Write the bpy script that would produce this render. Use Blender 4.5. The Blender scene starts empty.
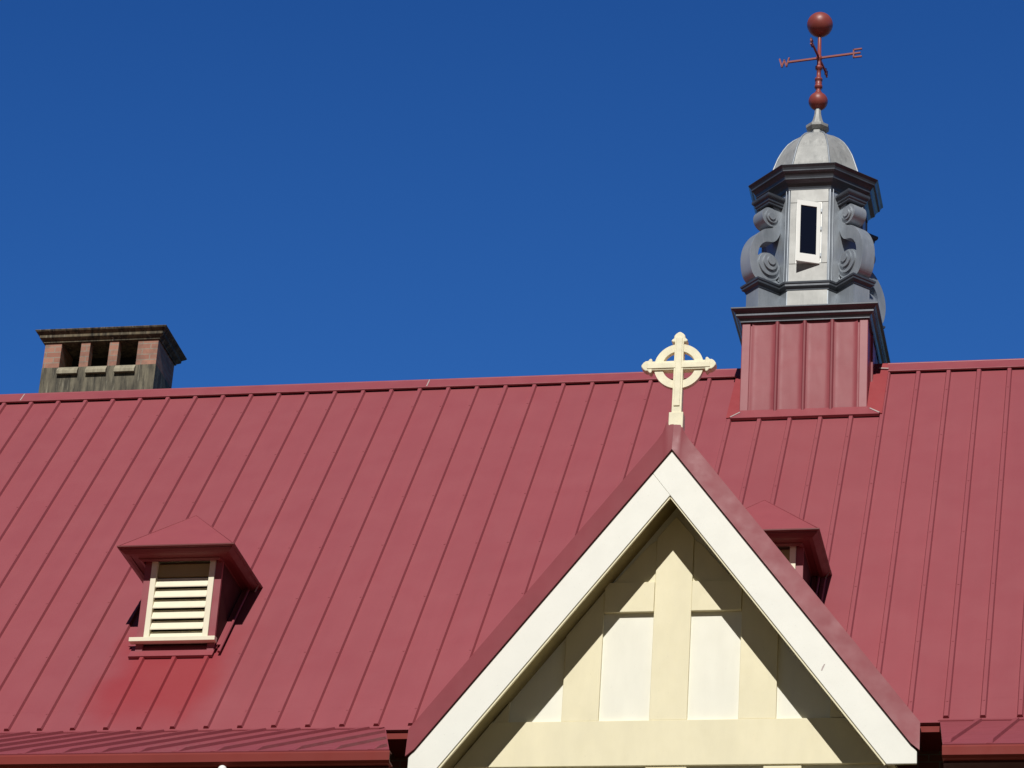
import bpy, math, random
from mathutils import Vector, Matrix
random.seed(7)
R = math.radians
scene = bpy.context.scene
col = scene.collection

# ------------------------------------------------------------------ camera
cam_d = bpy.data.cameras.new("camera")
cam = bpy.data.objects.new("camera", cam_d); col.objects.link(cam)
CR = ((0.9791577, 0.1934232, 0.0619482), (0.0340388, -0.4569798, 0.8888255), (-0.2002286, 0.8681918, 0.4540392))
m = Matrix.Identity(4)
for i in range(3):
    m[i][0] = CR[0][i]; m[i][1] = CR[1][i]; m[i][2] = -CR[2][i]
m.translation = (11.1345439, -39.2991067, -20.5195869)
cam.matrix_world = m
cam_d.sensor_width = 36.0
cam_d.lens = 3320.27 * 36.0 / 1024.0
cam_d.clip_start = 0.5
cam_d.clip_end = 6000
scene.camera = cam

# ------------------------------------------------------------------ light
SUN_EL, SUN_AZ = 42.5, 3.0          # azimuth from -Y (towards the viewer) turning to +X
sd = Vector((math.sin(R(SUN_AZ)) * math.cos(R(SUN_EL)), -math.cos(R(SUN_AZ)) * math.cos(R(SUN_EL)), math.sin(R(SUN_EL))))
sun_d = bpy.data.lights.new("sun", 'SUN'); sun_d.energy = 4.25; sun_d.angle = R(0.53); sun_d.color = (1.0, 0.975, 0.93)
sun = bpy.data.objects.new("sun", sun_d); col.objects.link(sun)
sun.rotation_euler = sd.to_track_quat('Z', 'Y').to_euler()
sun.location = (0, -60, 40)
w = bpy.data.worlds.new("World"); scene.world = w; w.use_nodes = True
nt = w.node_tree
for n in list(nt.nodes): nt.nodes.remove(n)
sky = nt.nodes.new("ShaderNodeTexSky"); sky.sky_type = 'NISHITA'; sky.sun_disc = False
sky.sun_elevation = R(SUN_EL); sky.sun_rotation = math.atan2(sd.x, sd.y)
sky.altitude = 300; sky.air_density = 1.0; sky.dust_density = 0.0; sky.ozone_density = 6.0
bg = nt.nodes.new("ShaderNodeBackground"); bg.inputs[1].default_value = 0.115
# deep blue of a dry winter sky away from the sun, unseen sun side dimmed to deepen shade
geo = nt.nodes.new("ShaderNodeTexCoord"); dot = nt.nodes.new("ShaderNodeVectorMath"); dot.operation = 'DOT_PRODUCT'
dot.inputs[1].default_value = sd; nt.links.new(geo.outputs["Generated"], dot.inputs[0])
mr = nt.nodes.new("ShaderNodeMapRange"); mr.interpolation_type = 'SMOOTHSTEP'
mr.inputs["From Min"].default_value = -0.05; mr.inputs["From Max"].default_value = 0.8
nt.links.new(dot.outputs["Value"], mr.inputs["Value"])
tint = nt.nodes.new("ShaderNodeMix"); tint.data_type = 'RGBA'
tint.inputs[6].default_value = (0.27, 0.65, 1.02, 1); tint.inputs[7].default_value = (0.085, 0.088, 0.085, 1)
nt.links.new(mr.outputs[0], tint.inputs[0])
mr2 = nt.nodes.new("ShaderNodeMapRange"); mr2.inputs["From Min"].default_value = -0.40; mr2.inputs["From Max"].default_value = -0.20
nt.links.new(dot.outputs["Value"], mr2.inputs["Value"])
deep = nt.nodes.new("ShaderNodeMix"); deep.data_type = 'RGBA'
deep.inputs[6].default_value = (0.285, 0.66, 1.05, 1); deep.inputs[7].default_value = (0.17, 0.475, 0.88, 1)
nt.links.new(mr2.outputs[0], deep.inputs[0]); nt.links.new(deep.outputs[2], tint.inputs[6])
skm = nt.nodes.new("ShaderNodeMix"); skm.data_type = 'RGBA'; skm.blend_type = 'MULTIPLY'; skm.inputs[0].default_value = 1.0
nt.links.new(sky.outputs[0], skm.inputs[6]); nt.links.new(tint.outputs[2], skm.inputs[7])
out = nt.nodes.new("ShaderNodeOutputWorld")
nt.links.new(skm.outputs[2], bg.inputs[0]); nt.links.new(bg.outputs[0], out.inputs[0])
vs = scene.view_settings
vs.view_transform = 'Standard'; vs.look = 'None'; vs.exposure = 0.0; vs.gamma = 1.0
try: vs.use_curve_mapping = False
except Exception: pass

# ------------------------------------------------------------------ materials
class NT:
    def __init__(s, name):
        s.m = bpy.data.materials.new(name); s.m.use_nodes = True
        s.t = s.m.node_tree; s.b = s.t.nodes["Principled BSDF"]
        s.tc = s.t.nodes.new("ShaderNodeTexCoord")
    def n(s, kind, **kw):
        x = s.t.nodes.new("ShaderNode" + kind)
        for k, v in kw.items(): setattr(x, k, v)
        return x
    def l(s, a, b): s.t.links.new(a, b)
    def coords(s, scale=(1, 1, 1)):
        mp = s.n("Mapping"); mp.inputs["Scale"].default_value = scale
        s.l(s.tc.outputs["Object"], mp.inputs["Vector"]); return mp.outputs[0]
    def noise(s, scale, detail=4, rough=.55, stretch=(1, 1, 1)):
        x = s.n("TexNoise"); x.inputs["Scale"].default_value = scale
        x.inputs["Detail"].default_value = detail; x.inputs["Roughness"].default_value = rough
        s.l(s.coords(stretch), x.inputs["Vector"]); return x.outputs["Fac"]
    def ramp(s, fac, stops):
        x = s.n("ValToRGB"); e = x.color_ramp.elements
        while len(e) < len(stops): e.new(0.5)
        for k, (p, c) in enumerate(stops):
            e[k].position = p; e[k].color = (c[0], c[1], c[2], 1) if not isinstance(c, (int, float)) else (c, c, c, 1)
        s.l(fac, x.inputs[0]); return x.outputs[0]
    def mix(s, fac, a, b, mode='MIX'):
        x = s.n("Mix", data_type='RGBA', blend_type=mode)
        if isinstance(fac, float): x.inputs[0].default_value = fac
        else: s.l(fac, x.inputs[0])
        for i, v in ((6, a), (7, b)):
            if isinstance(v, tuple): x.inputs[i].default_value = (*v, 1)
            else: s.l(v, x.inputs[i])
        return x.outputs[2]
    def bump(s, h, strength, dist):
        x = s.n("Bump"); x.inputs["Strength"].default_value = strength; x.inputs["Distance"].default_value = dist
        s.l(h, x.inputs["Height"]); s.l(x.outputs[0], s.b.inputs["Normal"])
    def base(s, c):
        if isinstance(c, tuple): s.b.inputs["Base Color"].default_value = (*c, 1)
        else: s.l(c, s.b.inputs["Base Color"])
    def rough(s, r):
        if isinstance(r, (int, float)): s.b.inputs["Roughness"].default_value = r
        else: s.l(r, s.b.inputs["Roughness"])

def mul(c, k): return tuple(x * k for x in c)

def paint(name, c, rough=.4, var=.10, scale=3.0, stretch=(1, 1, 1), bump=None, spots=0.0, spec=.5):
    a = NT(name)
    f = a.noise(scale, 5, .6, stretch)
    cc = a.ramp(f, [(.25, mul(c, 1 - var)), (.75, mul(c, 1 + var))])
    if spots:
        g = a.noise(38, 3, .6)
        cc = a.mix(a.ramp(g, [(.66, 0), (.76, spots)]), cc, mul(c, .45))
    a.base(cc)
    a.rough(a.ramp(a.noise(scale * 2.3, 3), [(.3, rough * .85), (.7, rough * 1.15)]))
    a.b.inputs["Specular IOR Level"].default_value = spec
    if bump: a.bump(a.noise(bump[0], 2, .4, bump[3] if len(bump) > 3 else (1, 1, 1)), bump[1], bump[2])
    return a.m

RED = (.286, .065, .077)
M = {}
def roof_material():
    a = NT("red_roof_sheet")
    f = a.noise(.7, 5, .6)
    cc = a.ramp(f, [(.25, mul(RED, .97)), (.75, mul(RED, 1.03))])
    st = a.noise(1.0, 6, .65, (7, .35, .35))
    cc = a.mix(a.ramp(st, [(.42, 0), (.85, .20)]), cc, mul(RED, .78))
    # every second pan is a sheet of its own with a slightly different tone
    sx_ = a.n("SeparateXYZ"); a.l(a.tc.outputs["Object"], sx_.inputs[0])
    fl_ = a.n("Math", operation='MULTIPLY_ADD'); fl_.inputs[1].default_value = 1.25; fl_.inputs[2].default_value = .26; a.l(sx_.outputs[0], fl_.inputs[0])
    ff_ = a.n("Math", operation='FLOOR'); a.l(fl_.outputs[0], ff_.inputs[0])
    wn_ = a.n("TexWhiteNoise", noise_dimensions='1D'); a.l(ff_.outputs[0], wn_.inputs["W"])
    cc = a.mix(a.ramp(wn_.outputs["Value"], [(0, 0), (1, .16)]), cc, mul(RED, .78))
    # redder, lower-specular patch below and beside the two vents
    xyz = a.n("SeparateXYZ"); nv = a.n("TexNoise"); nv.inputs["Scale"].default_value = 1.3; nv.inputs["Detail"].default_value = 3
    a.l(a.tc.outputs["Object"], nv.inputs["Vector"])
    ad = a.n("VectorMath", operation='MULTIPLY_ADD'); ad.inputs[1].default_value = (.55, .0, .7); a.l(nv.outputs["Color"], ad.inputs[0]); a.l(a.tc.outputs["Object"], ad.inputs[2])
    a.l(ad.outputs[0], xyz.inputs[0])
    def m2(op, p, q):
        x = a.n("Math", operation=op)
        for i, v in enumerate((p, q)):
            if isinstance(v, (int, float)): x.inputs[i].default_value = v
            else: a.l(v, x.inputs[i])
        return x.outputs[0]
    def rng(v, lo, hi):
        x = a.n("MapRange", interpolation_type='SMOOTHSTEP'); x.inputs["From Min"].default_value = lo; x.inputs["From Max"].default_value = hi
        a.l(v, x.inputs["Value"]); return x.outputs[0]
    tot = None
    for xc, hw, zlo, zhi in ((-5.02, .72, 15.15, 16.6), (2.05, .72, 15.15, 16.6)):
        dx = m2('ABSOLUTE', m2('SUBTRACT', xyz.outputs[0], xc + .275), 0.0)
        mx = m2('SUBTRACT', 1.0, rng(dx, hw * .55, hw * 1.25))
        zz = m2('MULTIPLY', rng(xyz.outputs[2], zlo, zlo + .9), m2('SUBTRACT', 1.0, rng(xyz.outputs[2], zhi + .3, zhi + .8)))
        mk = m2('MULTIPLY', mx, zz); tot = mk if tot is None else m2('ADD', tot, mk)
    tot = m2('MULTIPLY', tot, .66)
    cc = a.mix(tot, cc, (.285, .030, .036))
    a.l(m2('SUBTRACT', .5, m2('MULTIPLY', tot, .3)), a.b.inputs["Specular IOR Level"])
    sp = a.noise(30, 2, .5)
    cc = a.mix(a.ramp(sp, [(.70, 0), (.78, .22)]), cc, (.16, .05, .05))
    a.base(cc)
    a.rough(a.ramp(a.noise(2.0, 4), [(.3, .42), (.7, .52)]))
    a.bump(a.noise(1.1, 2, .4, (2.2, .6, .6)), .05, .05)
    return a.m
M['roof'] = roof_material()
M['red'] = paint("red_trim_paint", RED, .40, .06, 2.0)
M['redcap'] = paint("red_flashing", mul(RED, .86), .48, .07, 2.0, bump=(2.0, .24, .05), spec=.20)
M['redpan'] = paint("red_cladding_pan", RED, .44, .06, 2.0, spec=.3, bump=(2.2, .14, .05, (1.6, 1.6, .6)))
M['batten'] = paint("red_batten_paint", mul(RED, .8), .45, .06, 2.0, spec=.2)
M['hood'] = paint("red_hood_sheet", mul(RED, 1.0), .6, .05, 2.0, spec=.25)
M['hoodmould'] = paint("shaded_red_moulding", (.15, .030, .030), .5, .08, 2.0, spec=.3)  # red darkened: the moulding's unlit underside is put into the colour
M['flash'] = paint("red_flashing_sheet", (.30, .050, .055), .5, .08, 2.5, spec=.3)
M['lower'] = paint("red_lower_roof_sheet", mul(RED, .90), .5, .07, 1.2, spec=.12)
M['gutter'] = paint("red_gutter_paint", (.215, .036, .030), .6, .08, 2.0, spec=.12)
M['darkred'] = paint("shaded_red_paint", (.065, .018, .017), .7, .08, 2.0, spec=.2)  # red darkened for the shade under the eaves and on the cheeks
M['vane'] = paint("vane_red_paint", (.26, .055, .045), .45, .15, 9.0)
M['fascia'] = paint("cream_white_paint", (.82, .81, .73), .5, .03, 3.0, spots=.25)
M['panel'] = paint("cream_panel_paint", (.82, .80, .68), .55, .05, 2.5, (1.5, 1.5, .4), spots=.2)
M['timber'] = paint("yellow_cream_paint", (.79, .72, .49), .55, .06, 4.0, (1, 1, .35), spots=.18)
M['soffit'] = paint("shaded_cream_paint", (.30, .24, .11), .6, .10, 3.0)  # cream darkened for the shade under the verge and the hood
M['cross'] = paint("cross_cream_paint", (.80, .74, .53), .55, .13, 7.0, spots=.5)
M['louvre'] = paint("louvre_cream_paint", (.80, .74, .56), .5, .04, 6.0)
M['white'] = paint("white_sash_paint", (.84, .84, .80), .4, .02, 6.0)
M['seal'] = paint("silver_sealant", (.42, .34, .32), .45, .1, 8.0)

def zinc(name, dark, light, rough=.48, metal=.35, streak=.5):
    a = NT(name)
    f = a.noise(2.2, 6, .62, (1, 1, .7))
    cc = a.ramp(f, [(.28, dark), (.72, light)])
    st = a.noise(3.0, 6, .7, (3.5, 3.5, .45))
    cc = a.mix(a.ramp(st, [(.52, 0), (.80, streak)]), cc, mul(light, 1.30))
    st2 = a.noise(5.0, 5, .7, (3.0, 3.0, .4))
    cc = a.mix(a.ramp(st2, [(.55, 0), (.82, streak)]), cc, mul(dark, .55))
    a.base(cc); a.b.inputs["Metallic"].default_value = metal
    a.rough(a.ramp(a.noise(4.0, 4), [(.3, rough * .85), (.7, rough * 1.15)]))
    a.bump(a.noise(5.0, 3, .5), .10, .02)
    return a.m
M['zinc'] = zinc("weathered_zinc", (.23, .262, .30), (.39, .42, .455))
M['lead'] = zinc("weathered_lead_dome", (.24, .245, .24), (.42, .42, .405), .6, .15, .85)
M['mould'] = zinc("shaded_zinc_moulding", (.045, .052, .064), (.085, .095, .115), .38, .2, .3)  # zinc darkened so the shade under the mouldings is in the colour
M['facet'] = zinc("sunlit_zinc_facet", (.31, .31, .295), (.42, .42, .40), .5, .1, .5)  # paler, warmer zinc with the front's sunlight put into its colour

def brick():
    a = NT("weathered_chimney_brick")
    sx = a.n("SeparateXYZ"); a.l(a.tc.outputs["Object"], sx.inputs[0])
    ad = a.n("Math", operation='ADD'); a.l(sx.outputs[0], ad.inputs[0]); a.l(sx.outputs[1], ad.inputs[1])
    cx = a.n("CombineXYZ"); a.l(ad.outputs[0], cx.inputs[0]); a.l(sx.outputs[2], cx.inputs[1])
    b = a.n("TexBrick"); a.l(cx.outputs[0], b.inputs["Vector"])
    b.inputs["Scale"].default_value = 1; b.inputs["Brick Width"].default_value = .24; b.inputs["Row Height"].default_value = .086
    b.inputs["Mortar Size"].default_value = .008; b.inputs["Bias"].default_value = 0
    b.inputs["Color1"].default_value = (.31, .135, .095, 1); b.inputs["Color2"].default_value = (.40, .20, .14, 1)
    b.inputs["Mortar"].default_value = (.30, .24, .19, 1)
    d = a.ramp(a.noise(5, 6, .65), [(.42, 0), (.74, .85)])
    cc = a.mix(d, b.outputs[0], (.12, .085, .065))
    a.base(cc); a.rough(.85)
    a.bump(b.outputs["Fac"], -.5, .01)
    return a.m
M['brick'] = brick()
def render_stain(name, c1, c2, c3, amt):
    a = NT(name)
    cc = a.ramp(a.noise(4, 6, .65, (1.6, 1.6, .5)), [(.3, c1), (.7, c2)])
    st = a.noise(6.5, 6, .7, (2.2, 2.2, .28))
    cc = a.mix(a.ramp(st, [(.42, 0), (.62, amt)]), cc, c3)
    st2 = a.noise(7.5, 4, .6, (3.0, 3.0, .25))
    cc = a.mix(a.ramp(st2, [(.60, 0), (.72, .6)]), cc, (.42, .39, .30))
    a.base(cc); a.rough(.9); a.bump(a.noise(25, 4), .25, .01)
    return a.m
M['render'] = render_stain("stained_cement_render", (.11, .095, .068), (.21, .185, .13), (.035, .032, .026), .85)
M['coping'] = render_stain("blackened_cement_cornice", (.06, .05, .035), (.22, .175, .105), (.018, .017, .015), .9)
M['sill'] = render_stain("cement_sill", (.30, .265, .19), (.40, .36, .26), (.15, .13, .09), .6)
M['flueblack'] = paint("black_flue_sheet", (.02, .018, .016), .95, .3, 5)
def glass():
    a = NT("dark_window_pane"); a.base((.006, .008, .018)); a.rough(.06); return a.m
M['glass'] = glass()
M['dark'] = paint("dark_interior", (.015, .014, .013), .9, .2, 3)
def ground():
    a = NT("dry_grass")
    cc = a.ramp(a.noise(.25, 8, .65), [(.3, (.070, .050, .015)), (.7, (.105, .075, .025))])
    a.base(cc); a.rough(.95); a.bump(a.noise(12, 5), .5, .03); return a.m
M['ground'] = ground()
def wallbrick():
    a = NT("red_wall_brick")
    sx = a.n("SeparateXYZ"); a.l(a.tc.outputs["Object"], sx.inputs[0])
    ad = a.n("Math", operation='ADD'); a.l(sx.outputs[0], ad.inputs[0]); a.l(sx.outputs[1], ad.inputs[1])
    cx = a.n("CombineXYZ"); a.l(ad.outputs[0], cx.inputs[0]); a.l(sx.outputs[2], cx.inputs[1])
    b = a.n("TexBrick"); a.l(cx.outputs[0], b.inputs["Vector"]); b.inputs["Scale"].default_value = 1
    b.inputs["Brick Width"].default_value = .24; b.inputs["Row Height"].default_value = .086; b.inputs["Mortar Size"].default_value = .008
    b.inputs["Color1"].default_value = (.26, .10, .07, 1); b.inputs["Color2"].default_value = (.34, .14, .09, 1); b.inputs["Mortar"].default_value = (.3, .27, .22, 1)
    a.base(b.outputs[0]); a.rough(.85); return a.m
M['wall'] = wallbrick()

# ------------------------------------------------------------------ mesh builder (world coordinates)
class MB:
    def __init__(s): s.v = []; s.f = []; s.mi = []; s.sm = []
    def add(s, vs_, fs, mi=0, smooth=False):
        o = len(s.v); s.v += [tuple(p) for p in vs_]
        for f in fs: s.f.append(tuple(i + o for i in f)); s.mi.append(mi); s.sm.append(smooth)
        return s
    def box(s, x0, x1, y0, y1, z0, z1, mi=0):
        p = [(x, y, z) for z in (z0, z1) for y in (y0, y1) for x in (x0, x1)]
        return s.add(p, [(0, 2, 3, 1), (4, 5, 7, 6), (0, 1, 5, 4), (2, 6, 7, 3), (0, 4, 6, 2), (1, 3, 7, 5)], mi)
    def hexa(s, a, b, mi=0):            # two matching polygons joined
        n = len(a)
        fs = [tuple(reversed(range(n))), tuple(range(n, 2 * n))] + [(i, (i + 1) % n, n + (i + 1) % n, n + i) for i in range(n)]
        return s.add(list(a) + list(b), fs, mi)
    def prism(s, poly, off, mi=0):
        off = Vector(off); return s.hexa([Vector(p) for p in poly], [Vector(p) + off for p in poly], mi)
    def loft(s, rings, mi=0, cap=True, smooth=False):
        n = len(rings[0]); vs_ = [p for r in rings for p in r]; fs = []
        for k in range(len(rings) - 1):
            for i in range(n):
                j = (i + 1) % n; fs.append((k * n + i, k * n + j, (k + 1) * n + j, (k + 1) * n + i))
        s.add(vs_, fs, mi, smooth)
        if cap:
            s.add(rings[0], [tuple(reversed(range(n)))], mi); s.add(rings[-1], [tuple(range(n))], mi)
        return s
    def tube(s, a, b, ra, rb=None, n=12, mi=0, smooth=True):
        a, b = Vector(a), Vector(b); rb = ra if rb is None else rb
        d = (b - a).normalized(); u = d.orthogonal().normalized(); w_ = d.cross(u)
        ring = lambda c, r: [c + (u * math.cos(2 * math.pi * i / n) + w_ * math.sin(2 * math.pi * i / n)) * r for i in range(n)]
        return s.loft([ring(a, ra), ring(b, rb)], mi, True, smooth)
    def lathe(s, c, prof, n=24, mi=0, smooth=True):
        rings = [[(c[0] + r * math.cos(2 * math.pi * i / n), c[1] + r * math.sin(2 * math.pi * i / n), z) for i in range(n)] for r, z in prof]
        return s.loft(rings, mi, True, smooth)
    def bar(s, a, b, w_, h, up=(0, 0, 1), mi=0):
        a, b = Vector(a), Vector(b); d = (b - a).normalized(); up = Vector(up)
        sd_ = d.cross(up).normalized(); up = sd_.cross(d)
        q = lambda c: [c + sd_ * (w_ / 2) * i + up * (h / 2) * j for i, j in ((-1, -1), (1, -1), (1, 1), (-1, 1))]
        return s.hexa(q(a), q(b), mi)
    def build(s, name, mats, parent=None, bevel=0.0):
        org = Vector((0, 0, 0)); p = parent
        while p is not None: org += p.location; p = p.parent
        me = bpy.data.meshes.new(name)
        me.from_pydata([tuple(Vector(v) - org) for v in s.v], [], s.f)
        for mm in (mats if isinstance(mats, (list, tuple)) else [mats]): me.materials.append(mm)
        for i, pl in enumerate(me.polygons): pl.material_index = s.mi[i]; pl.use_smooth = s.sm[i]
        import bmesh
        bm = bmesh.new(); bm.from_mesh(me); bmesh.ops.recalc_face_normals(bm, faces=bm.faces); bm.to_mesh(me); bm.free()
        o = bpy.data.objects.new(name, me); col.objects.link(o)
        if parent: o.parent = parent
        if bevel:
            b = o.modifiers.new("bevel", 'BEVEL'); b.width = bevel; b.segments = 2; b.limit_method = 'ANGLE'; b.angle_limit = R(35)
        return o

def thing(name, loc, label, cat, group=None):
    o = bpy.data.objects.new(name, None); o.location = loc; o.empty_display_size = .2
    col.objects.link(o); o["label"] = label; o["category"] = cat
    if group: o["group"] = group
    return o

# ------------------------------------------------------------------ measurements (ridge line of the ribs = origin)
P = 0.92622459; CP, SP = math.cos(P), math.sin(P); L = 8.824
X0, X1 = -11.2, 19.6
XG = 5.3265                             # gable centre line
UP = Vector((0, CP, SP)); NR = Vector((0, -SP, CP))
def rp(x, s, n=0.0):                   # a point on the front roof slope: s metres down from the rib tops, n off the sheet
    return Vector((x, 0, 0)) - UP * s + NR * n
GZ = -22.1
RY, RZ = .108, .144                    # ridge apex

# ------------------------------------------------------------------ ground
g = MB(); g.add([(-2500, -2500, GZ), (2500, -2500, GZ), (2500, 2500, GZ), (-2500, 2500, GZ)], [(0, 1, 2, 3)])
go = g.build("ground", M['ground']); go["kind"] = "structure"

# ------------------------------------------------------------------ the building
bld = thing("school_hall", (4.2, -4.7, GZ), "large hall with a steep maroon ribbed metal roof, cream timber gable and brick chimney", "building")

# walls down to the lawn
wl = MB()
wl.box(X0 + .4, X1 - .4, -4.7, 5.0, GZ + .001, -7.0)
wl.build("wall", M['wall'], bld)

# roof: pans, ribs and screws of one sheet roof
r = MB()
EZ = rp(0, L)
def slab(mb, a, b, c, d, n, t, mi=0):
    mb.hexa([Vector(p) - n * t for p in (a, b, c, d)], [Vector(p) for p in (a, b, c, d)], mi)
slab(r, rp(X0, L - .45), rp(X1, L - .45), rp(X1, -.18), rp(X0, -.18), NR, .03)
slab(r, rp(X0, L + .05), rp(XG - 2.30, L + .05), rp(XG - 2.30, L - .4495), rp(X0, L - .4495), NR, .03)
slab(r, rp(XG + 2.30, L + .05), rp(X1, L + .05), rp(X1, L - .4495), rp(XG + 2.30, L - .4495), NR, .03)
NB = Vector((0, SP, CP))
bk = lambda x, s: Vector((x, RY + CP * s, RZ - SP * s))
slab(r, bk(X0, 0.0), bk(X1, 0.0), bk(X1, 8.2), bk(X0, 8.2), NB, .03)
k0, k1 = int(X0 / .4), int(X1 / .4)
for k in range(k0, k1 + 1):
    x = .4 * k - .004
    prof = [(-.039, -.004), (-.023, .035), (.021, .035), (.036, -.004)]
    a = [rp(x + dx, -.02, n) for dx, n in prof]; e_ = L - .035 if abs(x - 5.3265) > 2.36 else L - .50
    b = [rp(x + dx, e_, n) for dx, n in prof]
    r.hexa(a, b)
    if -8 < x < 12:
        for j in range(7):
            s_ = .62 + 1.31 * j
            c = rp(x, s_ + random.uniform(-.012, .012), .035)
            r.prism([c + Vector((math.cos(t) * .013, 0, 0)) - UP * math.sin(t) * .013 for t in [i * math.pi / 3 for i in range(6)]], NR * .004)
# gable-end verge closers
for xv in (X0 - .02, X1 + .02):
    r.bar(rp(xv, L, .02), rp(xv, -.26, .02), .12, .06, NR)
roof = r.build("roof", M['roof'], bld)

# ridge capping in lengths, broken by the cupola
rc = MB()
def ridge(xa, xb):
    n0 = .052
    slab(rc, rp(xa, .025, n0), rp(xb, .025, n0), rp(xb, -.185, n0), rp(xa, -.185, n0), NR, .006)
    slab(rc, rp(xa, .037, n0 - .004), rp(xb, .037, n0 - .004), rp(xb, .025, n0 - .0005), rp(xa, .025, n0 - .0005), NR, .022)
    b0 = lambda x, s: bk(x, s) + NB * n0
    slab(rc, b0(xa, 0.0), b0(xb, 0), b0(xb, .26), b0(xa, .26), NB, .006)
    rc.tube(rp(xa, -.185, n0 - .006) + Vector((0, .012, -.004)), rp(xb, -.185, n0 - .006) + Vector((0, .012, -.004)), .022, n=10)
ridge(X0, 5.29); ridge(7.18, X1)
for xj in (-4.97, .889):
    rc.add([rp(xj - .008, .02, .0555), rp(xj + .008, .02, .0555), rp(xj + .012, -.185, .0555), rp(xj - .004, -.185, .0555)], [(0, 1, 2, 3)], 1)
rc.build("ridge_cap", [M['red'], M['seal']], roof)

# lower-pitched eave roofs either side of the gable, with their gutters
T = R(24.0)
D1 = Vector((0, -math.cos(T), -math.sin(T))); N1 = Vector((0, -math.sin(T), math.cos(T)))
e0 = EZ - NR * .004
def eave(xa, xb, xa2, xb2, SL):
    sp = MB()
    P1 = lambda x, s_, n=0.0: Vector((x, e0.y, e0.z)) + D1 * s_ + N1 * n
    slab(sp, P1(xa2, SL), P1(xb2, SL), P1(xb, 0), P1(xa, 0), N1, .025)
    # a folded flashing under the rib ends, then the ribs of the lower sheets
    slab(sp, P1(xa, .30, .012), P1(xb, .30, .012), P1(xb, .045, .012), P1(xa, .045, .012), N1, .010)
    k = math.floor(min(xa, xa2) / .4)
    while .4 * k < xb2 + .1:
        x = .4 * k - .022
        s0, s1 = .31, SL + .01
        if xb2 > xb + .01 and x > xb - .04: s0 = max(s0, (x + .04 - xb) / (xb2 - xb) * SL)
        if xa2 > xa + .01 and x < xa2 + .04: s1 = min(s1, (x - .04 - xa) / (xa2 - xa) * SL)
        if s1 - s0 > .3 and x > xa - .1:
            prof = [(-.034, -.004), (-.022, .030), (.022, .030), (.034, -.004)]
            sp.loft([[P1(x + dx, s0, n) for dx, n in prof], [P1(x + dx, s1 - .35, n) for dx, n in prof], [P1(x + dx, s1 - .02, min(n, .004)) for dx, n in prof]])
        k += 1
    sp.build("lower_roof", M['lower'], bld)
    q = P1(0, SL); yf, zf = q.y, q.z
    gt = MB()
    pf = [(.03, -.030), (-.045, -.030), (-.052, -.048), (-.052, -.128), (-.02, -.150), (.10, -.150), (.10, -.13), (-.014, -.13), (-.034, -.11), (-.034, -.046), (.03, -.040)]
    gt.hexa([(xa2 + .0, yf + y, zf + z) for y, z in pf], [(xb2 + .02, yf + y, zf + z) for y, z in pf])
    gt.build("gutter", M['gutter'], bld)
    sf = MB()
    sf.hexa([(xa2 + .005, yf + .05, zf - .172), (xb2 - .005, yf + .05, zf - .172), (xb - .02, -4.72, zf - .172), (xa + .02, -4.72, zf - .172)],
            [(xa2 + .005, yf + .05, zf - .152), (xb2 - .005, yf + .05, zf - .152), (xb - .02, -4.72, zf - .152), (xa + .02, -4.72, zf - .152)])
    sf.build("soffit", M['darkred'], bld)
    for x_, x2_ in ((xa, xa2), (xb, xb2)):
        if abs(x_) > 10: continue
        ck = MB(); o_ = -.05 if x_ == xb else .04
        ck.hexa([(x2_ + o_, yf + .05, zf - .17), (x_ + o_, e0.y + .3, zf - .17), (x_ + o_, e0.y + .1, e0.z - .04), (x2_ + o_, yf + .05, zf - .03)],
                [(x2_ + o_ + .012, yf + .05, zf - .17), (x_ + o_ + .012, e0.y + .3, zf - .17), (x_ + o_ + .012, e0.y + .1, e0.z - .04), (x2_ + o_ + .012, yf + .05, zf - .03)])
        ck.build("cheek", M['darkred'], bld)
    return yf, zf
WL = eave(X0, 2.11, X0, 3.37, 4.97)
eave(8.33, X1, 8.75, X1, 5.24)
for xa, xb in ((2.10, 2.56), (8.09, 8.36)):
    fa = MB()
    fa.box(xa, xb, e0.y + .0, e0.y + .06, e0.z - .135, e0.z - .035)
    fa.box(xa, xb, e0.y - .02, e0.y + .05, e0.z - .033, e0.z - .02)
    fa.box(xa, xb, e0.y + .065, -4.702, e0.z - .13, e0.z - .11)
    fa.build("fascia", M['gutter'], bld)

# ------------------------------------------------------------------ chimney
ch = MB()
CX0, CX1, CY0, CY1 = -4.98, -3.275, .60, 1.40
ch.box(CX0, CX1, CY0, CY1, -1.6, .868)
chim = ch.build("chimney", M['render'], bld)
br = MB()
ox = [(-4.727, -4.432), (-4.297, -4.005), (-3.869, -3.578)]
edges = [CX0] + [v for o in ox for v in o] + [CX1]
ZT = 1.262
for i in range(0, len(edges), 2):
    if i in (0, 6): continue
    br.box(edges[i], edges[i + 1], CY0 + .004, CY0 + .14, .8685, ZT)
br.box(CX0 + .004, edges[1], CY0 + .004, CY1 - .004, .8685, ZT)
br.box(edges[6], CX1 - .004, CY0 + .004, CY1 - .004, .8685, ZT)
br.box(edges[1], edges[6], CY1 - .25, CY1 - .004, .8685, ZT)
br.build("brick_piers", M['brick'], chim)
co = MB()
def sqring(o, z): return [(CX0 - o, CY0 - o, z), (CX1 + o, CY0 - o, z), (CX1 + o, CY1 + o, z), (CX0 - o, CY1 + o, z)]
co.loft([sqring(o, z) for o, z in ((.0, ZT + .001), (.020, ZT + .001), (.020, ZT + .022), (.028, ZT + .026), (.072, ZT + .062), (.074, ZT + .100), (.078, ZT + .103), (.120, ZT + .140), (.132, ZT + .158), (.132, ZT + .166), (.06, ZT + .186), (-.4, ZT + .20))])
co.build("cornice", M['coping'], chim, .006)
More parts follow.
